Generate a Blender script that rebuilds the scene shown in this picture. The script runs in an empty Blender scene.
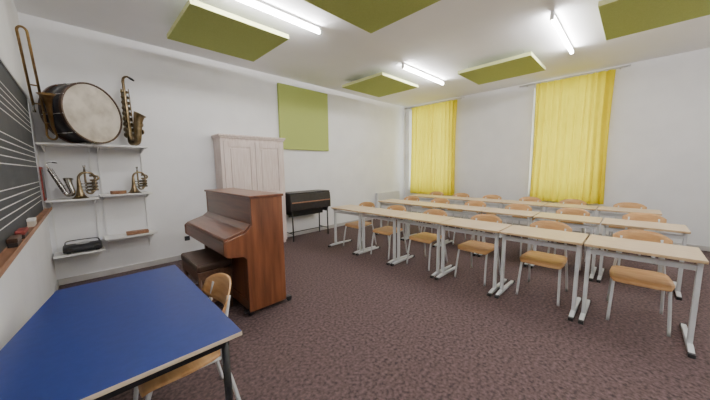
import bpy, bmesh, math, random
from mathutils import Vector, Matrix, Quaternion
random.seed(4)
scene = bpy.context.scene
COL = scene.collection

# ------------------------------------------------------------------ materials
def mat(name, col, rough=.6, metal=0., col2=None, nscale=8., bump=0., bscale=60., stretch=(1,1,1), coat=0., detail=4., lo=.35, hi=.65):
    m = bpy.data.materials.new(name); m.use_nodes = True
    nt = m.node_tree; b = nt.nodes['Principled BSDF']
    b.inputs['Base Color'].default_value = (*col, 1)
    b.inputs['Roughness'].default_value = rough
    b.inputs['Metallic'].default_value = metal
    b.inputs['Coat Weight'].default_value = coat
    tc = nt.nodes.new('ShaderNodeTexCoord'); mp = nt.nodes.new('ShaderNodeMapping')
    nt.links.new(tc.outputs['Object'], mp.inputs['Vector'])
    mp.inputs['Scale'].default_value = stretch
    if col2 is not None:
        n = nt.nodes.new('ShaderNodeTexNoise'); n.inputs['Scale'].default_value = nscale; n.inputs['Detail'].default_value = detail
        nt.links.new(mp.outputs[0], n.inputs['Vector'])
        r = nt.nodes.new('ShaderNodeValToRGB')
        r.color_ramp.elements[0].position = lo; r.color_ramp.elements[1].position = hi
        r.color_ramp.elements[0].color = (*col, 1); r.color_ramp.elements[1].color = (*col2, 1)
        nt.links.new(n.outputs['Fac'], r.inputs['Fac']); nt.links.new(r.outputs[0], b.inputs['Base Color'])
    if bump > 0:
        n2 = nt.nodes.new('ShaderNodeTexNoise'); n2.inputs['Scale'].default_value = bscale; n2.inputs['Detail'].default_value = 3
        nt.links.new(mp.outputs[0], n2.inputs['Vector'])
        bp = nt.nodes.new('ShaderNodeBump'); bp.inputs['Strength'].default_value = bump; bp.inputs['Distance'].default_value = .01
        nt.links.new(n2.outputs['Fac'], bp.inputs['Height']); nt.links.new(bp.outputs[0], b.inputs['Normal'])
    return m

M = {}
M['wall'] = mat('wall_paint', (.82,.82,.83), .85, col2=(.86,.86,.87), nscale=2.5, bump=.05, bscale=90)
M['ceil'] = mat('ceiling_paint', (.87,.87,.885), .9, col2=(.90,.90,.915), nscale=1.5)
M['carpet'] = mat('carpet', (.026,.016,.016), .98, col2=(.165,.105,.100), nscale=38, bump=.25, bscale=260, detail=12., lo=.28, hi=.74)
M['base'] = mat('skirting_paint', (.50,.48,.47), .6, col2=(.54,.52,.51))
M['green'] = mat('acoustic_felt', (.40,.47,.13), .95, col2=(.45,.52,.16), nscale=90, bump=.2, bscale=300)
M['green_edge'] = mat('acoustic_edge', (.66,.69,.34), .9, col2=(.70,.73,.38), nscale=60)
M['white'] = mat('white_laminate', (.78,.77,.75), .5, col2=(.82,.81,.79), nscale=5)
M['whitemetal'] = mat('white_lacquered_metal', (.78,.78,.77), .35, col2=(.82,.82,.81), nscale=5)
M['grey_metal'] = mat('grey_lacquered_steel', (.66,.68,.69), .35, .05, col2=(.70,.72,.73), nscale=12)
M['black'] = mat('black_plastic', (.014,.014,.015), .45, col2=(.02,.02,.022), nscale=30)
M['organ'] = mat('organ_near_black', (.012,.010,.010), .4, col2=(.022,.017,.016), nscale=14)
M['blackmetal'] = mat('black_lacquered_steel', (.012,.012,.014), .35, .2, col2=(.02,.02,.022), nscale=30)
M['desk_wood'] = mat('beech_laminate', (.62,.47,.29), .42, col2=(.72,.57,.38), nscale=6, stretch=(9,1,9))
M['desk_edge'] = mat('beech_edge', (.54,.37,.20), .5, col2=(.60,.44,.26), nscale=12)
M['ply'] = mat('chair_plywood', (.54,.28,.10), .45, col2=(.68,.40,.17), nscale=5, stretch=(6,1,6), coat=.1)
M['blue'] = mat('blue_laminate', (.011,.031,.175), .38, col2=(.014,.036,.195), nscale=25)
M['maple'] = mat('light_edge_banding', (.64,.52,.37), .5, col2=(.70,.58,.43), nscale=12)
M['piano'] = mat('mahogany_veneer', (.115,.036,.015), .28, col2=(.26,.095,.040), nscale=3.0, stretch=(6,6,.5), coat=.25, detail=6, lo=.3, hi=.7)
M['piano_h'] = mat('mahogany_veneer_horizontal', (.115,.037,.017), .28, col2=(.23,.083,.038), nscale=3.0, stretch=(6,.5,6), coat=.2, detail=6, lo=.3, hi=.7)
M['brownwood'] = mat('brown_wood', (.24,.11,.055), .5, col2=(.34,.17,.09), nscale=5, stretch=(8,1,8))
M['darkwood'] = mat('dark_walnut', (.045,.022,.014), .35, col2=(.09,.045,.026), nscale=5, stretch=(8,1,8))
M['benchwood'] = mat('bench_wood', (.11,.050,.026), .35, col2=(.18,.085,.045), nscale=5, stretch=(8,1,8))
M['benchleather'] = mat('brown_leather', (.070,.036,.022), .4, col2=(.10,.052,.032), nscale=20, bump=.2, bscale=150)
M['leather'] = mat('black_leather', (.020,.017,.015), .4, col2=(.035,.028,.024), nscale=20, bump=.2, bscale=150)
M['cab'] = mat('whitewashed_wood', (.64,.52,.47), .55, col2=(.77,.67,.62), nscale=4, stretch=(10,10,.8), detail=6)
M['brass'] = mat('brass', (.38,.25,.11), .32, 1., col2=(.24,.15,.065), nscale=14)
M['darkbrass'] = mat('aged_brass', (.16,.115,.06), .35, 1., col2=(.30,.23,.14), nscale=16)
M['silver'] = mat('tarnished_silver', (.50,.48,.44), .25, 1., col2=(.30,.28,.25), nscale=14)
M['drumhead'] = mat('calfskin_drumhead', (.38,.33,.27), .6, col2=(.62,.57,.49), nscale=5, detail=10, lo=.3, hi=.6)
M['shell'] = mat('dark_drum_shell', (.014,.012,.016), .3, col2=(.026,.023,.027), nscale=8)
M['slate'] = mat('dark_slate', (.020,.024,.025), .55, col2=(.032,.037,.038), nscale=5, detail=6)
M['chalk'] = mat('white_paint_line', (.75,.75,.74), .8, col2=(.8,.8,.79))
M['alu'] = mat('aluminium', (.55,.55,.56), .35, .9, col2=(.6,.6,.61))
M['red'] = mat('dark_red_cloth', (.22,.035,.03), .7, col2=(.28,.05,.04), nscale=30)
M['cream'] = mat('cream_card', (.60,.54,.44), .7, col2=(.66,.60,.50))
M['window_paint'] = mat('window_white_paint', (.7,.71,.72), .4, col2=(.74,.75,.76))

def emis(name, col, s):
    m = bpy.data.materials.new(name); m.use_nodes = True; nt = m.node_tree
    b = nt.nodes['Principled BSDF']; b.inputs['Base Color'].default_value = (.9,.9,.9,1)
    b.inputs['Emission Color'].default_value = (*col,1); b.inputs['Emission Strength'].default_value = s
    return m
M['tube'] = emis('fluorescent_tube', (1.,.98,.97), 114.)

# translucent yellow curtain
m = bpy.data.materials.new('yellow_curtain_fabric'); m.use_nodes = True; nt = m.node_tree; nt.nodes.clear()
out = nt.nodes.new('ShaderNodeOutputMaterial'); d = nt.nodes.new('ShaderNodeBsdfDiffuse'); t = nt.nodes.new('ShaderNodeBsdfTranslucent'); mx = nt.nodes.new('ShaderNodeMixShader')
tc = nt.nodes.new('ShaderNodeTexCoord'); n = nt.nodes.new('ShaderNodeTexNoise'); n.inputs['Scale'].default_value = 3
r = nt.nodes.new('ShaderNodeValToRGB'); r.color_ramp.elements[0].color = (.83,.67,.035,1); r.color_ramp.elements[1].color = (.91,.77,.055,1)
nt.links.new(tc.outputs['Object'], n.inputs['Vector']); nt.links.new(n.outputs['Fac'], r.inputs['Fac'])
nt.links.new(r.outputs[0], d.inputs['Color']); nt.links.new(r.outputs[0], t.inputs['Color'])
mx.inputs['Fac'].default_value = .6
nt.links.new(d.outputs[0], mx.inputs[1]); nt.links.new(t.outputs[0], mx.inputs[2]); nt.links.new(mx.outputs[0], out.inputs['Surface'])
M['curtain'] = m
# glass
m = bpy.data.materials.new('window_glass'); m.use_nodes = True; nt = m.node_tree; nt.nodes.clear()
out = nt.nodes.new('ShaderNodeOutputMaterial'); a = nt.nodes.new('ShaderNodeBsdfTransparent'); g = nt.nodes.new('ShaderNodeBsdfGlossy'); mx = nt.nodes.new('ShaderNodeMixShader')
g.inputs['Roughness'].default_value = .03; mx.inputs['Fac'].default_value = .06
nt.links.new(a.outputs[0], mx.inputs[1]); nt.links.new(g.outputs[0], mx.inputs[2]); nt.links.new(mx.outputs[0], out.inputs['Surface'])
M['glass'] = m

# ------------------------------------------------------------------ mesh helpers
def box(bm, x0,x1,y0,y1,z0,z1, mi=0):
    vs = [bm.verts.new(p) for p in ((x0,y0,z0),(x1,y0,z0),(x1,y1,z0),(x0,y1,z0),(x0,y0,z1),(x1,y0,z1),(x1,y1,z1),(x0,y1,z1))]
    for f in ((3,2,1,0),(4,5,6,7),(0,1,5,4),(1,2,6,5),(2,3,7,6),(3,0,4,7)):
        fc = bm.faces.new([vs[i] for i in f]); fc.material_index = mi
    return vs

def prism(bm, poly, axis, a, b, mi=0):
    def P(p, t):
        return {'y':(p[0],t,p[1]), 'z':(p[0],p[1],t), 'x':(t,p[0],p[1])}[axis]
    A = [bm.verts.new(P(p,a)) for p in poly]; B = [bm.verts.new(P(p,b)) for p in poly]
    n = len(poly)
    fs = [bm.faces.new(A), bm.faces.new(B[::-1])]
    for i in range(n): fs.append(bm.faces.new((A[i],B[i],B[(i+1)%n],A[(i+1)%n])))
    for f in fs: f.material_index = mi
    bmesh.ops.recalc_face_normals(bm, faces=fs)

def crom(pts, k=6):
    P = [Vector(p) for p in pts]; P = [P[0]*2-P[1]]+P+[P[-1]*2-P[-2]]
    o = []
    for i in range(1, len(P)-2):
        for j in range(k):
            t = j/k; a,b,c,d = P[i-1:i+3]
            o.append(.5*((2*b)+(c-a)*t+(2*a-5*b+4*c-d)*t*t+(3*b-a-3*c+d)*t**3))
    o.append(P[-2]); return o

def sweep(bm, pts, rad, n=10, mi=0, cap=True, closed=False):
    pts = [Vector(p) for p in pts]; N = len(pts)
    if not isinstance(rad, (list,tuple)): rad = [rad]*N
    if len(rad) != N:
        k = len(rad); rr = []
        for i in range(N):
            u = i/(N-1)*(k-1); a = min(int(u),k-2); rr.append(rad[a]+(rad[a+1]-rad[a])*(u-a))
        rad = rr
    rings = []; prev = None
    for i in range(N):
        if closed: t = (pts[(i+1)%N]-pts[i-1]).normalized()
        elif i == 0: t = (pts[1]-pts[0]).normalized()
        elif i == N-1: t = (pts[-1]-pts[-2]).normalized()
        else: t = (pts[i+1]-pts[i-1]).normalized()
        if prev is None:
            ref = Vector((0,0,1)) if abs(t.z) < .9 else Vector((1,0,0))
            u = t.cross(ref).normalized()
        else:
            u = (prev - t*prev.dot(t)).normalized()
        prev = u; v = t.cross(u)
        rings.append([bm.verts.new(pts[i]+(u*math.cos(2*math.pi*j/n)+v*math.sin(2*math.pi*j/n))*rad[i]) for j in range(n)])
    L = N if closed else N-1
    for i in range(L):
        A = rings[i]; B = rings[(i+1)%N]
        for j in range(n):
            f = bm.faces.new((A[j],A[(j+1)%n],B[(j+1)%n],B[j])); f.smooth = True; f.material_index = mi
    if cap and not closed:
        f = bm.faces.new(rings[0][::-1]); f.material_index = mi
        f = bm.faces.new(rings[-1]); f.material_index = mi

def lathe(bm, prof, n=32, mtx=None, mi=0, smooth=True):
    rings = []
    for r,z in prof:
        if r < 1e-5: rings.append([bm.verts.new((0,0,z))])
        else: rings.append([bm.verts.new((r*math.cos(2*math.pi*j/n), r*math.sin(2*math.pi*j/n), z)) for j in range(n)])
    fs = []
    for A,B in zip(rings, rings[1:]):
        for j in range(n):
            if len(A)==1 and len(B)==1: continue
            if len(A)==1: f = bm.faces.new((A[0],B[j],B[(j+1)%n]))
            elif len(B)==1: f = bm.faces.new((A[j],A[(j+1)%n],B[0]))
            else: f = bm.faces.new((A[j],A[(j+1)%n],B[(j+1)%n],B[j]))
            f.smooth = smooth; f.material_index = mi; fs.append(f)
    if mtx is not None:
        bmesh.ops.transform(bm, matrix=mtx, verts=[v for R in rings for v in R])
    return fs

def obj(name, bm, mats, parent=None, loc=(0,0,0), bevel=0., **props):
    me = bpy.data.meshes.new(name)
    bmesh.ops.recalc_face_normals(bm, faces=bm.faces[:])
    bm.to_mesh(me); bm.free()
    if not isinstance(mats,(list,tuple)): mats = [mats]
    for q in mats: me.materials.append(M[q])
    o = bpy.data.objects.new(name, me); COL.objects.link(o); o.location = loc
    if parent is not None: o.parent = parent
    if bevel > 0:
        b = o.modifiers.new('bevel','BEVEL'); b.width = bevel; b.segments = 2; b.limit_method = 'ANGLE'; b.angle_limit = math.radians(40)
    for k,v in props.items(): o[k] = v
    return o

def thing(name, loc, label, category, group=None, rot=None):
    e = bpy.data.objects.new(name, None); e.empty_display_size = .1; COL.objects.link(e); e.location = loc
    if rot is not None:
        e.rotation_mode = 'QUATERNION'; e.rotation_quaternion = rot
    e['label'] = label; e['category'] = category
    if group: e['group'] = group
    return e

def copy_tree(o, parent=None):
    c = o.copy(); COL.objects.link(c)
    if parent is not None:
        c.parent = parent; c.matrix_parent_inverse = o.matrix_parent_inverse.copy()
    for ch in list(o.children): copy_tree(ch, c)
    return c

def B(): return bmesh.new()

# ------------------------------------------------------------------ room
XL,XR,YB,YF,H = -.369,7.754,5.438,-2.4,3.49
S = dict(kind='structure')
bm=B(); box(bm,XL-.15,XR+.35,YF-.15,YB+.15,-.15,0); obj('floor',bm,'carpet',**S)
bm=B(); box(bm,XL-.15,XR+.35,YF-.15,YB+.15,H,H+.15); obj('ceiling',bm,'ceil',**S)
bm=B(); box(bm,XL-.15,XL,YF,YB+.15,0,H); obj('wall_left',bm,'wall',**S)
bm=B(); box(bm,XL,XR+.35,YB,YB+.15,0,H); obj('wall_back',bm,'wall',**S)
bm=B(); box(bm,XL-.15,XR+.35,YF-.15,YF,0,H); obj('wall_front',bm,'wall',**S)
W1=(3.80,5.28); W2=(.55,1.80); ZS,ZT=.80,3.36
bm=B()
for a,b in ((YF,W2[0]),(W2[1],W1[0]),(W1[1],YB)): box(bm,XR,XR+.35,a,b,0,H)
for a,b in (W1,W2): box(bm,XR,XR+.35,a,b,0,ZS); box(bm,XR,XR+.35,a,b,ZT,H)
obj('wall_right',bm,'wall',**S)
bm=B(); box(bm,XL,XR,YB-.015,YB,0,.085); obj('baseboard_back',bm,'base',bevel=.004,**S)
bm=B(); box(bm,XL,XL+.015,YF,YB-.015,0,.085); obj('baseboard_left',bm,'base',bevel=.004,**S)
bm=B(); box(bm,XR-.015,XR,YF,YB-.015,0,.085); obj('baseboard_right',bm,'base',bevel=.004,**S)
for i,(a,b) in enumerate((W1,W2)):
    bm=B(); x0,x1=XR+.19,XR+.25
    box(bm,x0,x1,a,a+.07,ZS,ZT); box(bm,x0,x1,b-.07,b,ZS,ZT); box(bm,x0,x1,a,b,ZS,ZS+.08); box(bm,x0,x1,a,b,ZT-.08,ZT)
    c=(a+b)/2; box(bm,x0-.01,x1,c-.05,c+.05,ZS,ZT); box(bm,x0,x1,a,b,2.62,2.70)
    box(bm,XR-.03,XR+.19,a-.02,b+.02,ZS-.03,ZS)
    box(bm,x0+.025,x0+.03,a+.05,b-.05,ZS+.05,ZT-.05,1)
    obj('window_%d'%(i+1),bm,['window_paint','glass'],bevel=.004,**S)

# ------------------------------------------------------------------ ceiling acoustic panels
def acoustic(x0,x1,y0,y1,lab):
    e=thing('acoustic_panel',((x0+x1)/2,(y0+y1)/2,H),lab,'acoustic panel','suspended ceiling acoustic panels')
    hx,hy=(x1-x0)/2,(y1-y0)/2
    bm=B(); vs=box(bm,-hx,hx,-hy,hy,-.16,-.10)
    for f in bm.faces:
        f.normal_update()
        if abs(f.normal.z)<.5: f.material_index=1
    obj('felt_pad',bm,['green','green_edge'],e,bevel=.006)
    for sx in (-1,1):
        for sy in (-1,1):
            bm=B(); sweep(bm,[(sx*(hx-.15),sy*(hy-.15),-.10),(sx*(hx-.15),sy*(hy-.15),0)],.004,6)
            obj('hanger_wire',bm,'alu',e)
for c in ((1.0,2.22,3.50,4.62),(1.72,2.93,1.45,2.62),(4.32,5.60,3.58,4.74),(5.38,6.42,1.32,2.56),(4.35,5.58,-.78,.43)):
    acoustic(*c,'olive green felt acoustic panel hung below the ceiling')
bm=B(); box(bm,3.10,4.43,YB-.06,YB,1.97,3.34)
o=obj('acoustic_wall_panel',bm,'green',bevel=.008,label='square olive green felt acoustic panel fixed to the wall',category='acoustic panel')

# ------------------------------------------------------------------ tube lights
for (x0,x1,y) in ((.98,2.54,3.20),(4.46,6.03,3.20),(4.42,6.03,.88),(.98,2.54,.88),(.98,2.54,-1.4),(4.42,6.03,-1.4)):
    e=thing('ceiling_light',((x0+x1)/2,y,H),'white ceiling batten with a lit fluorescent tube','ceiling light','fluorescent ceiling lights')
    h=(x1-x0)/2
    bm=B(); box(bm,-h,h,-.018,.018,-.035,0); obj('housing',bm,'whitemetal',e,bevel=.004)
    bm=B(); sweep(bm,[(-h+.03,0,-.080),(h-.03,0,-.080)],.021,14); obj('lamp_tube',bm,'tube',e)
    for s in (-1,1):
        bm=B(); box(bm,s*(h-.015)-.015,s*(h-.015)+.015,-.022,.022,-.102,-.035); obj('lamp_holder',bm,'whitemetal',e)

# ------------------------------------------------------------------ curtains
def curtain(y0,y1,z0,z1,folds,seed,lab):
    rnd=random.Random(seed); bm=B(); ny=folds*10; nz=24; x=XR-.10
    ph=[rnd.uniform(-.5,.5) for _ in range(folds+2)]; am=[rnd.uniform(.6,1.25) for _ in range(folds+2)]
    g=[]
    for j in range(nz+1):
        v=j/nz; row=[]
        for i in range(ny+1):
            u=i/ny; k=u*folds; a=int(min(k,folds)); w=k-a
            A=am[a]*(1-w)+am[a+1]*w; P=ph[a]*(1-w)+ph[a+1]*w
            amp=.036*A*(1-.35*v)
            yy=y0+(y1-y0)*u+ .012*math.sin(k*5+v*3)
            pinch=1-.02*math.sin(v*math.pi)
            yy=(yy-(y0+y1)/2)*pinch+(y0+y1)/2
            row.append(bm.verts.new((x+amp*math.sin(2*math.pi*k+P*(1-.4*v)*2)+.008*math.sin(k*2.1+6*v), yy, z0+(z1-z0)*v+.006*math.sin(k*1.7)*(1-v))))
        g.append(row)
    for j in range(nz):
        for i in range(ny):
            f=bm.faces.new((g[j][i],g[j][i+1],g[j+1][i+1],g[j+1][i])); f.smooth=True
    return obj('curtain',bm,'curtain',label=lab,category='curtain')
curtain(3.62,5.13,.70,3.41,13,1,'bright yellow pleated curtain drawn over the window by the corner')
curtain(.40,1.74,.72,3.41,12,2,'wide bright yellow pleated curtain drawn over a tall window')
for a,b in ((3.45,5.38),(.22,2.06)):
    e=thing('curtain_rod',(XR,(a+b)/2,3.425),'thin grey metal curtain rod above the window','curtain rod','curtain rods')
    h=(b-a)/2
    bm=B(); sweep(bm,[(-.10,-h,0),(-.10,h,0)],.014,8); obj('rod',bm,'alu',e)
    for s in (-1,1):
        bm=B(); box(bm,-.11,0,s*(h-.12)-.01,s*(h-.12)+.01,-.012,.012); obj('bracket',bm,'alu',e)
        bm=B(); lathe(bm,[(0,-.02),(.014,-.012),(.020,0),(.014,.012),(0,.02)],12,Matrix.Translation((-.10,s*(h+.012),0))@Matrix.Rotation(math.pi/2,4,'X')); obj('finial',bm,'alu',e)

# ------------------------------------------------------------------ student desks
TH=.78
def make_desk():
    e=thing('student_desk',(0,0,0),'single school desk with beech laminate top and grey steel legs','desk','rows of student desks')
    hx,hy=.26,.380
    bm=B(); box(bm,-hx,hx,-hy,hy,TH-.026,TH)
    for f in bm.faces:
        f.normal_update()
        if abs(f.normal.z)<.5: f.material_index=1
    obj('tabletop',bm,['desk_wood','desk_edge'],e,bevel=.004)
    for s in (-1,1):
        y=s*.347
        bm=B()
        box(bm,-.212,-.164,y-.016,y+.016,.03,TH-.05)
        box(bm,-.235,.20,y-.014,y+.014,TH-.056,TH-.026)
        prism(bm,[(-.35,.012),(.24,.012),(.24,.034),(-.12,.050),(-.25,.050),(-.35,.034)],'y',y-.019,y+.019)
        l=obj('leg',bm,'grey_metal',e,bevel=.005)
        for xx in (-.355,.235):
            bm=B(); box(bm,xx-.022,xx+.022,y-.021,y+.021,0,.034); obj('foot_cap',bm,'black',l,bevel=.005,label='black plastic foot cap')
    bm=B(); box(bm,-.205,-.175,-.335,.335,TH-.105,TH-.058); obj('crossbar',bm,'grey_metal',e,bevel=.003)
    return e
desk=make_desk()
rows=[(3.45,-.475,.775,6),(4.83,-.51,.775,6),(6.28,-.36,.775,6)]
first=True
for (xf,ys,p,nn) in rows:
    for k in range(nn):
        d=desk if first else copy_tree(desk)
        first=False
        d.location=(xf+.26+random.uniform(-.008,.008), ys+p*(k+.5), 0)
        d.rotation_euler=(0,0,random.uniform(-.006,.006))

# ------------------------------------------------------------------ chairs
def make_chair(group='rows of classroom chairs', lab='wooden plywood classroom chair on a grey steel tube frame'):
    e=thing('classroom_chair',(0,0,0),lab,'chair',group)
    bm=B(); nx,ny=14,12; g=[]
    for layer in (0,1):
        G=[]
        for i in range(nx+1):
            u=-1+2*i/nx; row=[]
            for j in range(ny+1):
                v=-1+2*j/ny
                w=.215*(1-.10*max(0,u))*(1-.12*max(0,abs(u)-.8)/.2)
                zz=.446+.012*u*u*(1 if u>0 else 0)-.012*(1-v*v)*(.6-.4*u*u)-(.03*((-u-.7)/.3)**2 if u<-.7 else 0)
                row.append(bm.verts.new((u*.205*(1-.04*v**4), v*w*1.02, zz-(.013 if layer else 0))))
            G.append(row)
        g.append(G)
    for L in (0,1):
        for i in range(nx):
            for j in range(ny):
                f=bm.faces.new((g[L][i][j],g[L][i+1][j],g[L][i+1][j+1],g[L][i][j+1])); f.smooth=True
    for i in range(nx):
        for j in (0,ny): bm.faces.new((g[0][i][j],g[0][i+1][j],g[1][i+1][j],g[1][i][j]))
    for j in range(ny):
        for i in (0,nx): bm.faces.new((g[0][i][j],g[0][i][j+1],g[1][i][j+1],g[1][i][j]))
    obj('seat',bm,'ply',e)
    bm=B(); ny,nz=18,6; g=[]
    for layer in (0,1):
        G=[]
        for j in range(ny+1):
            v=-1+2*j/ny; row=[]
            hz=.090*(1-.55*abs(v)**3.5)
            for k in range(nz+1):
                w=-1+2*k/nz
                x=.285-.075*v*v+.02*w+(.010 if layer else 0)
                row.append(bm.verts.new((x, v*.218, .748+hz*w+.012*(1-v*v))))
            G.append(row)
        g.append(G)
    for L in (0,1):
        for i in range(ny):
            for j in range(nz):
                f=bm.faces.new((g[L][i][j],g[L][i+1][j],g[L][i+1][j+1],g[L][i][j+1])); f.smooth=True
    for i in range(ny):
        for j in (0,nz): bm.faces.new((g[0][i][j],g[0][i+1][j],g[1][i+1][j],g[1][i][j]))
    for j in range(nz):
        for i in (0,ny): bm.faces.new((g[0][i][j],g[0][i][j+1],g[1][i][j+1],g[1][i][j]))
    obj('backrest',bm,'ply',e)
    for s in (-1,1):
        bm=B(); sweep(bm,crom([(-.235,s*.205,.0),(-.20,s*.195,.25),(-.165,s*.188,.405),(-.13,s*.182,.424),(-.02,s*.18,.424)],5),.0125,8)
        obj('front_leg',bm,'grey_metal',e)
        bm=B(); sweep(bm,crom([(.285,s*.205,.0),(.235,s*.195,.25),(.195,s*.185,.42),(.215,s*.170,.56),(.262,s*.15,.78)],6),.0125,8)
        obj('back_leg',bm,'grey_metal',e)
        bm=B(); sweep(bm,[(-.16,s*.18,.424),(.197,s*.182,.424)],.010,8); obj('seat_rail',bm,'grey_metal',e)
    bm=B(); sweep(bm,[(-.15,-.18,.420),(-.15,.18,.420)],.009,8); obj('stretcher',bm,'grey_metal',e)
    return e
chair=make_chair()
first=True
for ri,(xf,ys,p,nn) in enumerate(rows):
    off=(.385,.54,.54)[ri]
    for k in range(nn):
        c=chair if first else copy_tree(chair)
        first=False
        dy=-.03 if (ri==0 and k==0) else 0
        c.location=(xf+off+random.uniform(-.03,.03), ys+p*(k+.5)+random.uniform(-.03,.03)+dy, 0)
        c.rotation_euler=(0,0,random.uniform(-.06,.06))
tc_=copy_tree(chair)
tc_['label']='wooden plywood classroom chair pushed under the blue table'
if 'group' in tc_: del tc_['group']
tc_.location=(.32,1.86,0); tc_.rotation_euler=(0,0,-.04)

# ------------------------------------------------------------------ blue table
T=.76
e=thing('blue_table',(.07,1.98,0),'large table with blue laminate top, pale edging and black legs','table')
bm=B(); prism(bm,[(-.26,.69),(.423,.69),(.423,-.68),(-.43,-.68),(-.43,-.20)],'z',T-.022,T)
for f in bm.faces:
    f.normal_update()
    if abs(f.normal.z)<.5: f.material_index=1
obj('tabletop',bm,['blue','maple'],e,bevel=.003)
bm=B(); prism(bm,[(-.20,.62),(.375,.62),(.375,.59),(-.20,.59)],'z',T-.075,T-.022); prism(bm,[(.35,.60),(.375,.60),(.375,-.63),(.35,-.63)],'z',T-.075,T-.022); prism(bm,[(-.385,-.60),(.375,-.60),(.375,-.63),(-.385,-.63)],'z',T-.075,T-.022)
prism(bm,[(-.225,.61),(-.20,.61),(-.36,-.60),(-.385,-.60)],'z',T-.075,T-.022)
obj('apron_frame',bm,'blackmetal',e)
for (x,y) in ((.36,-.615),(.36,.605),(-.21,.605),(-.37,-.615)):
    bm=B(); sweep(bm,[(x,y,0),(x,y,T-.024)],.018,12); obj('leg',bm,'blackmetal',e)

# ------------------------------------------------------------------ upright piano
ox,oy=1.34,3.44
e=thing('upright_piano',(ox,oy,0),'reddish-brown mahogany upright piano with closed keyboard lid','piano')
Y0,Y1=2.73-oy,4.15-oy
def X(v): return v-ox
prof=[(X(1.13),.05),(X(1.56),.05),(X(1.56),1.25),(X(1.20),1.25),(X(1.20),.97),(X(1.12),.90),(X(.93),.85),(X(.91),.83),(X(.91),.72),(X(.94),.685),(X(1.10),.66),(X(1.13),.63)]
for a in (Y0,Y1-.035):
    bm=B(); prism(bm,prof,'y',a,a+.035); obj('side_panel',bm,'piano',e,bevel=.006)
bm=B(); box(bm,X(1.49),X(1.55),Y0+.035,Y1-.035,.05,1.25); obj('back_panel',bm,'darkwood',e)
bm=B(); box(bm,X(1.205),X(1.23),Y0+.035,Y1-.035,.95,1.25); obj('upper_panel',bm,'piano_h',e,bevel=.003)
bm=B(); box(bm,X(1.185),X(1.575),Y0-.012,Y1+.012,1.25,1.278); obj('lid',bm,'piano_h',e,bevel=.007)
bm=B(); prism(bm,[(X(1.23),.955),(X(1.20),.980),(X(1.13),.930),(X(.94),.872),(X(.925),.85),(X(.94),.845),(X(1.23),.93)],'y',Y0+.037,Y1-.037); obj('keyboard_lid',bm,'piano_h',e,bevel=.004)
bm=B(); box(bm,X(.935),X(1.235),Y0+.035,Y1-.035,.69,.74); box(bm,X(.920),X(.945),Y0+.035,Y1-.035,.715,.842); obj('keybed',bm,'piano_h',e,bevel=.004)
bm=B(); box(bm,X(1.16),X(1.18),Y0+.035,Y1-.035,.16,.69); box(bm,X(1.14),X(1.18),Y0+.035,Y1-.035,.05,.16); obj('lower_panel',bm,'piano',e,bevel=.005)
for y in (-.10,.08):
    bm=B(); sweep(bm,[(X(1.15),y,.11),(X(1.10),y,.105),(X(1.04),y,.085)],[.012,.014,.022],10); obj('pedal',bm,'brass',e)
for x in (1.15,1.61):
    for a in (Y0+.035,Y1-.035):
        bm=B(); lathe(bm,[(0,-.02),(.026,-.02),(.032,-.014),(.032,.014),(.026,.02),(0,.02)],18,Matrix.Translation((X(x),a,.033))@Matrix.Rotation(math.pi/2,4,'X')); box(bm,X(x)-.06,X(x)+.02,a-.03,a+.03,.045,.065); obj('caster',bm,'blackmetal',e)

# piano bench
e=thing('piano_bench',(.935,3.42,0),'brown wooden piano bench with dark brown padded leather cushion','bench')
bm=B(); box(bm,-.18,.18,-.33,.33,.48,.565); obj('cushion',bm,'benchleather',e,bevel=.022)
bm=B(); box(bm,-.17,.17,-.32,.32,.38,.48); obj('apron',bm,'benchwood',e,bevel=.005)
for sx in (-1,1):
    for sy in (-1,1):
        bm=B(); sweep(bm,[(sx*.145,sy*.295,0),(sx*.145,sy*.295,.2),(sx*.145,sy*.295,.40)],[.018,.024,.028],8); obj('leg',bm,'benchwood',e)
for sy in (-1,1):
    bm=B(); box(bm,-.14,.14,sy*.295-.012,sy*.295+.012,.12,.15); obj('stretcher',bm,'benchwood',e)

# ------------------------------------------------------------------ cabinet
e=thing('cupboard',(2.375,5.25,0),'tall whitewashed wooden cupboard with two panelled doors','cupboard')
hx=.615; y0=5.07-5.25; y1=5.43-5.25
bm=B(); box(bm,-hx,hx,y0+.02,y1,.06,2.10); box(bm,-hx+.02,hx-.02,y0+.04,y1,0,.06); obj('body',bm,'cab',e,bevel=.004)
bm=B(); box(bm,-hx-.015,hx+.015,y0-.005,y1,2.10,2.13); box(bm,-hx-.03,hx+.03,y0-.025,y1,2.13,2.165); obj('cornice',bm,'cab',e,bevel=.006)
for s in (-1,1):
    a,b=(-.565,-.008) if s<0 else (.008,.565)
    bm=B(); f0,f1=y0,y0+.02
    box(bm,a,a+.085,f0,f1,.12,2.05); box(bm,b-.085,b,f0,f1,.12,2.05)
    for (z0,z1) in ((.12,.22),(1.0,1.10),(1.95,2.05)): box(bm,a+.085,b-.085,f0,f1,z0,z1)
    box(bm,a+.085,b-.085,f0+.016,f1,.22,1.95)
    dr=obj('door',bm,'cab',e,bevel=.003)
    for (z0,z1) in ((.25,.97),(1.13,1.92)):
        bm=B(); box(bm,a+.115,b-.115,f0+.004,f0+.018,z0+.0,z1-.0); obj('door_panel',bm,'cab',dr,bevel=.006)
    bm=B(); lathe(bm,[(0,.03),(.012,.028),(.014,.02),(.006,.012),(.008,0)],14,Matrix.Translation((s*.05,f0,1.12))@Matrix.Rotation(math.pi/2,4,'X')); obj('knob',bm,'brass',dr)

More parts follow.
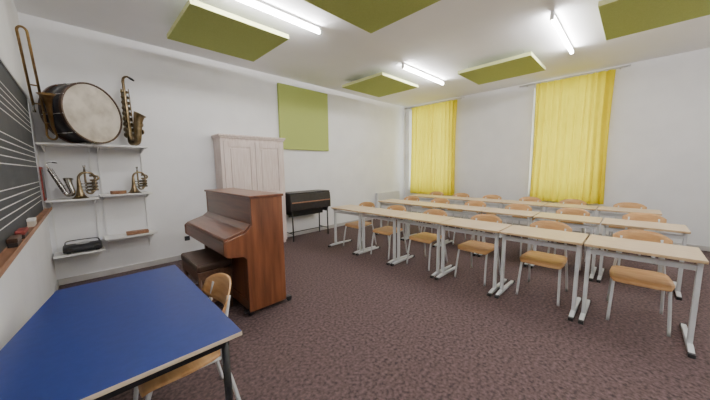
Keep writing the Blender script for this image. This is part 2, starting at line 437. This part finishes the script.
# ------------------------------------------------------------------ electric organ
e=thing('electric_organ',(3.56,5.17,0),'closed black electric organ on a black metal stand','organ')
hx=.53
bm=B(); prism(bm,[(-.22,.66),(.22,.66),(.22,1.02),(-.17,1.02),(-.20,.99),(-.22,.84)],'x',-hx,hx); obj('case',bm,'organ',e,bevel=.005)
bm=B(); box(bm,-hx-.006,hx+.006,-.18,.225,1.02,1.036); obj('lid',bm,'organ',e,bevel=.003)
bm=B(); box(bm,-hx+.02,hx-.02,-.230,-.22,.82,.842); obj('trim_strip',bm,'brownwood',e)
for sx in (-1,1):
    x=sx*(hx-.06)
    bm=B(); prism(bm,[(-.19,.66),(.19,.66),(.16,.56),(-.14,.56)],'x',x-.014,x+.014); obj('stand_plate',bm,'black',e)
    for y,y2 in ((-.16,-.17),(.15,.16)):
        bm=B(); sweep(bm,[(x,y,.62),(x,y2,0)],.015,8); obj('leg',bm,'blackmetal',e)
bm=B(); box(bm,-hx+.07,hx-.07,.0,.02,.50,.66); obj('modesty_bar',bm,'black',e)
bm=B(); sweep(bm,[(-hx+.06,.0,.16),(hx-.06,.0,.16)],.010,8)
for sx in (-1,1): sweep(bm,[(sx*(hx-.06),-.165,.16),(sx*(hx-.06),.16,.16)],.010,8)
obj('lower_crossbar',bm,'blackmetal',e)

# ------------------------------------------------------------------ radiator + socket
e=thing('radiator',(6.75,5.35,0),'white ribbed radiator on the wall behind the desks','radiator')
bm=B(); box(bm,-.55,.55,-.01,.03,.12,.80)
for i in range(22): box(bm,-.55+i*.05+.006,-.55+i*.05+.044,-.045,.05,.13,.79)
obj('ribs',bm,'whitemetal',e,bevel=.005)
bm=B(); sweep(bm,[(-.55,0,.18),(-.62,0,.18),(-.62,0,0)],.01,8); obj('pipe',bm,'whitemetal',e)
e=thing('wall_socket',(1.22,YB,.36),'small black power socket on the white wall','socket')
bm=B(); box(bm,-.04,.04,-.012,0,-.04,.04); obj('plate',bm,'black',e,bevel=.003)
bm=B(); lathe(bm,[(0,.001),(.018,.001),(.02,.006),(.022,.006),(.022,0)],16,Matrix.Translation((0,-.012,0))@Matrix.Rotation(math.pi/2,4,'X')); obj('outlet',bm,'blackmetal',e)

# ------------------------------------------------------------------ blackboard
e=thing('blackboard',(XL,2.9,1.74),'long dark blackboard painted with white music stave lines','blackboard')
bm=B(); ya,yb=-1.9,1.86; za,zb=1.12-1.74,2.36-1.74
box(bm,0,.022,ya,yb,za,zb)
z=zb-.17
for s_ in range(3):
    for k in range(5):
        box(bm,.022,.0232,ya+.02,yb-.03,z-.003,z+.003,1); z-=.052
    z-=.115
obj('writing_surface',bm,['slate','chalk'],e)
for (a,b,c,d_) in ((ya-.02,yb+.02,zb,zb+.02),(ya-.02,ya,za,zb),(yb,yb+.02,za,zb)):
    bm=B(); box(bm,0,.03,a,b,c,d_); obj('frame_rail',bm,'alu',e)
bm=B(); box(bm,0,.078,ya-.02,yb+.25,za-.030,za-.012); box(bm,.070,.078,ya-.02,yb+.25,za-.012,za+.004); box(bm,0,.02,ya-.02,yb+.25,za-.05,za); obj('chalk_ledge',bm,'brownwood',e,bevel=.003)
zt=1.74+za-.011
def eraser(y,l,mt,lab,rot=0):
    e=thing('board_eraser',(XL+.045,y,zt),lab,'eraser'); e.rotation_euler=(0,0,rot)
    bm=B(); box(bm,-.020,.020,-l/2,l/2,0,.026); obj('felt',bm,'leather',e,bevel=.003)
    bm=B(); box(bm,-.022,.022,-l/2-.003,l/2+.003,.026,.052); obj('handle',bm,mt,e,bevel=.004)
eraser(2.62,.16,'darkwood','board eraser with a dark wooden back on the ledge')
eraser(2.92,.18,'red','board eraser with a dark red back on the chalk ledge')
e=thing('chalk_box',(XL+.046,3.45,zt),'small cream cardboard chalk box on the chalk ledge','box')
bm=B(); box(bm,-.021,.021,-.06,.06,0,.06); obj('carton',bm,'cream',e,bevel=.002)
bm=B(); box(bm,-.022,.022,-.061,.061,.045,.064); obj('carton_lid',bm,'white',e,bevel=.002)

# ------------------------------------------------------------------ shelves
def shelf(x0,x1,z,dep):
    e=thing('wall_shelf',((x0+x1)/2,YB,z),'white laminate wall shelf on metal brackets','shelf','white wall shelves')
    h=(x1-x0)/2
    bm=B(); box(bm,-h,h,-dep,-.018,-.022,0); obj('board',bm,'white',e,bevel=.003)
    for s in (-1,1):
        bm=B(); x=s*(h-.04); prism(bm,[(-.018,-.022),(-dep+.06,-.022),(-dep+.06,-.035),(-.018,-.09)],'x',x-.006,x+.006); obj('bracket',bm,'whitemetal',e)
shelf(XL+.02,.145,1.90,.46); shelf(.155,.73,1.90,.42)
shelf(XL+.02,.145,1.19,.32); shelf(.155,.75,1.22,.32)
shelf(XL+.02,.145,.47,.34); shelf(.155,.77,.60,.32)
for x in (-.32,.105,.195,.69):
    bm=B(); box(bm,x-.009,x+.009,YB-.016,YB,.35,2.0); obj('shelf_standard',bm,'whitemetal',label='slotted white steel upright rail holding shelves',category='shelf rail',group='shelf upright rails')

# ------------------------------------------------------------------ bass drum
n_=Vector((.64,-.77,.03)).normalized()
rr=.375; dp=.27
ctr=Vector((.190,4.965,1.903+rr+.006)); 
q=n_.to_track_quat('Z','Y')
e=thing('bass_drum',ctr,'large old bass drum with dark shell and pale skin','drum',rot=q)
bm=B(); lathe(bm,[(rr-.015,-dp),(rr-.012,-dp),(rr-.012,-.0),(rr-.015,0)],56); obj('shell',bm,'shell',e)
for z in (0,-dp+.0):
    bm=B(); lathe(bm,[(rr-.016,z-.02),(rr+.004,z-.02),(rr+.004,z+.014),(rr-.016,z+.014),(rr-.016,z-.02)],56,smooth=False); obj('hoop',bm,'darkwood',e,bevel=.002)
bm=B(); lathe(bm,[(0,.008),(rr*.5,.008),(rr-.03,.007),(rr-.016,.002)],56); obj('drumhead',bm,'drumhead',e)
bm=B(); lathe(bm,[(0,-dp-.008),(rr-.03,-dp-.007),(rr-.016,-dp-.002)],56); obj('drumhead',bm,'drumhead',e)
for k in range(10):
    a=2*math.pi*(k+.25)/10; bm=B(); x,y=math.cos(a)*(rr+.0),math.sin(a)*(rr+.0)
    sweep(bm,[(x,y,-dp),(x,y,.015)],.004,6); box(bm,x-.008,x+.008,y-.008,y+.008,-dp/2-.02,-dp/2+.02); obj('tension_rod',bm,'alu',e)

# ------------------------------------------------------------------ trombone
base=Vector((-.266,4.985,1.925)); top=Vector((-.305,4.59,3.08))
up=(top-base).normalized()
side=Vector((.80,-.6,0)); side=(side-up*side.dot(up)).normalized(); fr=up.cross(side)
mt=Matrix((side,fr,up)).transposed()
e=thing('trombone',base,'brass slide trombone leaning upright beside the big drum','trombone',rot=mt.to_quaternion())
Lt=1.20
def arc(cx,cz,r,a0,a1,n=10,y=0): return [(cx+r*math.cos(math.radians(a0+(a1-a0)*i/n)),y,cz+r*math.sin(math.radians(a0+(a1-a0)*i/n))) for i in range(n+1)]
bm=B(); sweep(bm,[(-.045,0,.40)]+arc(0,Lt-.05,.045,180,0,14)+[(.045,0,.32)],.012,8)
obj('slide',bm,'brass',e)
for z in (.42,.62):
    bm=B(); sweep(bm,[(-.045,0,z),(.045,0,z)],.008,8); obj('slide_brace',bm,'brass',e)
bm=B(); yy=-.05
pts=[(.045,0,.42)]+[(.045,0,.3),(.045,-.01,.15)]+[(p[0],-.02,p[2]) for p in arc(.095,.08,.05,180,360,12)]+[(.145,yy,.2),(.145,yy,.32),(.145,yy,.42),(.145,yy,.5),(.145,yy,.54),(.145,yy,.56)]
N=len(pts); rad=[.011]*(N-6)+[.016,.021,.028,.042,.060,.080]
sweep(bm,pts,rad,20,cap=False); obj('bell_section',bm,'brass',e)
for z in (.22,.34):
    bm=B(); sweep(bm,[(.045,-.01,z),(.145,yy,z)],.006,6); obj('bell_brace',bm,'brass',e)
bm=B(); sweep(bm,[(-.045,0,.40),(-.045,0,.35),(-.045,0,.32)],[.010,.009,.016],10); obj('mouthpiece',bm,'silver',e)

# ------------------------------------------------------------------ saxophones
def sax(name,loc,rot,sc,mt,lab,fat=1.):
    e=thing(name,loc,lab,'saxophone',rot=rot); e.scale=(sc,sc,sc)
    pts=crom([(.05,0,.86),(.05,0,.6),(.048,0,.3),(.045,0,.12),(.03,0,.058),(-.02,0,.050),(-.07,0,.058),(-.095,0,.12),(-.11,-.005,.24),(-.125,-.01,.34),(-.14,-.02,.41),(-.15,-.03,.44)],5)
    bm=B(); sweep(bm,pts,[a*fat for a in (.016,.022,.029,.034,.038,.041,.043,.045,.048,.053,.064,.077)],20,cap=False); obj('body_tube',bm,mt,e)
    bm=B(); sweep(bm,crom([(.05,0,.85),(.05,0,.90),(.03,0,.945),(-.03,0,.955),(-.08,0,.93)],5),[.017,.017,.015,.013,.012],12); obj('neck',bm,mt,e)
    bm=B(); sweep(bm,[(-.075,0,.932),(-.12,0,.905),(-.15,0,.885)],[.016,.015,.010],10); obj('mouthpiece',bm,'black',e)
    for i in range(9):
        z=.16+i*.075; r=.036-.0019*i
        for sd in (-1,1):
            bm=B(); lathe(bm,[(0,.012),(r*.9,.010),(r,0),(r*.9,-.006)],14,Matrix.Translation((.048,sd*(.048-.002*i),z))@Matrix.Rotation(-sd*math.pi/2,4,'X')); obj('key_cup',bm,mt,e)
    for (x,y) in ((.092,-.024),(.012,-.04),(.09,.024),(.10,0)):
        bm=B(); sweep(bm,[(x,y,.12),(x-.006,y*.7,.80)],.006,6)
        for z in (.15,.3,.45,.6,.75): sweep(bm,[(x,y*.95,z),(.048,0,z)],.005,5)
        obj('key_rod',bm,mt,e)
    for z in (.30,.2):
        bm=B(); lathe(bm,[(0,.012),(.036,.010),(.040,0),(.036,-.006)],14,Matrix.Translation((-.11,-.056,z))@Matrix.Rotation(math.pi/2,4,'X')); obj('key_cup',bm,mt,e)
    bm=B(); sweep(bm,[(-.085,0,.30),(.04,0,.30)],.008,6); obj('bell_brace',bm,mt,e)
sax('saxophone',(.59,5.22,1.905),Quaternion((0,0,1),2.10)@Quaternion((0,1,0),.03),1.03,'darkbrass','tall aged brass saxophone standing on the top shelf')
sax('saxophone',(-.125,5.25,1.220),Quaternion((0,0,1),2.9)@Quaternion((0,1,0),.36),.50,'silver','small silver saxophone propped up on the middle shelf',1.35)

# ------------------------------------------------------------------ cornet / flugelhorn
def horn(name,loc,rz,mt,lab,k=1.,bell=.062):
    e=thing(name,loc,lab,'horn'); e.rotation_euler=(0,0,rz); e.scale=(k,k,k)
    W=.070
    bm=B(); pts=[(-W,0,.0),(-W,0,.012),(-W,0,.035),(-W,0,.07),(-W,0,.12),(-W,0,.19)]+arc(0,.22,W,180,0,12)+[(W,0,.15)]+arc(.025,.115,W-.025,0,-90,5)
    N=len(pts); sweep(bm,pts,[bell,bell*.76,bell*.54,.030,.022,.017]+[.013]*(N-6),18,cap=False); obj('bell_tube',bm,mt,e)
    bm=B(); pts=[(-.01,.02,.325),(-.01,.02,.26),(-.01,.02,.10)]+arc(.02,.075,.03,180,360,8,.02)+[(.05,.02,.2)]
    sweep(bm,pts,.010,8); obj('lead_pipe',bm,mt,e)
    for i in range(3):
        bm=B(); lathe(bm,[(0,0),(.014,0),(.014,.10),(.016,.10),(.016,.11),(.005,.115),(.005,.14),(.012,.14),(.012,.146),(0,.146)],14,Matrix.Translation((.090,0,.09+i*.036))@Matrix.Rotation(-math.pi/2,4,'Y')); obj('valve',bm,'silver',e)
    bm=B(); sweep(bm,[(.02,-.02,.25)]+arc(.070,.225,.025,90,-90,8,-.02)+[(.02,-.02,.20)],.010,8); obj('tuning_slide',bm,mt,e)
    bm=B(); lathe(bm,[(.006,0),(.009,.03),(.015,.045),(.015,.05),(.007,.05),(.005,.03)],14,Matrix.Translation((-.01,.02,.32))); obj('mouthpiece',bm,'silver',e)
horn('cornet',(.05,5.22,1.193),.15,'darkbrass','aged brass cornet standing on its bell on the shelf',1.18,.074)
horn('flugelhorn',(.615,5.24,1.223),.1,'darkbrass','aged brass flugelhorn with a wide bell, standing upright',1.04,.088)
e=thing('tambourine',(.36,5.22,1.222),'small round wooden frame drum lying on the shelf','drum')
bm=B(); lathe(bm,[(.085,0),(.09,0),(.09,.045),(.085,.045),(.085,0)],30,smooth=False); obj('frame',bm,'brownwood',e)
bm=B(); lathe(bm,[(0,.044),(.086,.044)],30); obj('skin',bm,'cream',e)
e=thing('music_folder',(-.352,5.24,1.192),'dark red framed folder standing against the wall','folder')
bm=B(); box(bm,-.006,.006,-.12,.15,0,.42); obj('cover',bm,'red',e,bevel=.003)
bm=B(); box(bm,.006,.009,-.10,.13,.03,.39); obj('sheet',bm,'leather',e)
# bottom shelf
e=thing('portable_cd_player',(-.07,5.24,.472),'rounded black portable music player on the low shelf','music player')
bm=B(); prism(bm,[(-.11,.012),(-.125,.04),(-.115,.075),(-.07,.10),(0,.108),(.07,.10),(.11,.075),(.12,.04),(.105,.012)],'x',-.19,.19); obj('body',bm,'black',e,bevel=.02)
bm=B(); lathe(bm,[(0,.012),(.062,.010),(.070,0)],28,Matrix.Translation((0,0,.106))); obj('disc_lid',bm,'alu',e)
for s in (-1,1):
    bm=B(); lathe(bm,[(0,.006),(.026,.004),(.032,0)],18,Matrix.Translation((s*.135,-.118,.058))@Matrix.Rotation(math.pi/2+.15,4,'X')); obj('speaker_grille',bm,'leather',e)
bm=B(); sweep(bm,crom([(-.17,.05,.09),(-.16,.04,.135),(-.10,.035,.15),(.10,.035,.15),(.16,.04,.135),(.17,.05,.09)],5),.007,8); obj('handle',bm,'black',e)
for sx in (-1,1):
    bm=B(); box(bm,sx*.14-.02,sx*.14+.02,-.08,.08,0,.014); obj('foot',bm,'black',e)
e=thing('wooden_case',(.53,5.24,.602),'small flat wooden case on the low shelf','case')
bm=B(); box(bm,-.13,.13,-.06,.06,0,.03); obj('tray',bm,'brownwood',e,bevel=.003)
bm=B(); box(bm,-.132,.132,-.062,.062,.03,.045); obj('case_lid',bm,'brownwood',e,bevel=.003)

# ------------------------------------------------------------------ world + camera
w=bpy.data.worlds.new('daylight'); scene.world=w; w.use_nodes=True
bg=w.node_tree.nodes['Background']; bg.inputs['Color'].default_value=(.80,.90,1.0,1); bg.inputs['Strength'].default_value=4.8

f,yaw,pitch,roll=275.3,.7914,.1168,.0134
Z=Vector((0,0,1)); fh=Vector((math.cos(yaw),math.sin(yaw),0)); R=Vector((math.sin(yaw),-math.cos(yaw),0))
F=fh*math.cos(pitch)-Z*math.sin(pitch); U=fh*math.sin(pitch)+Z*math.cos(pitch)
R,U=R*math.cos(roll)-U*math.sin(roll),U*math.cos(roll)+R*math.sin(roll)
cam=bpy.data.cameras.new('camera'); cam.sensor_width=36; cam.lens=f/710*36; cam.clip_start=.05
co=bpy.data.objects.new('camera',cam); COL.objects.link(co)
mm=Matrix((R,U,-F)).transposed().to_4x4(); mm.translation=Vector((0,0,1.55)); co.matrix_world=mm
scene.camera=co
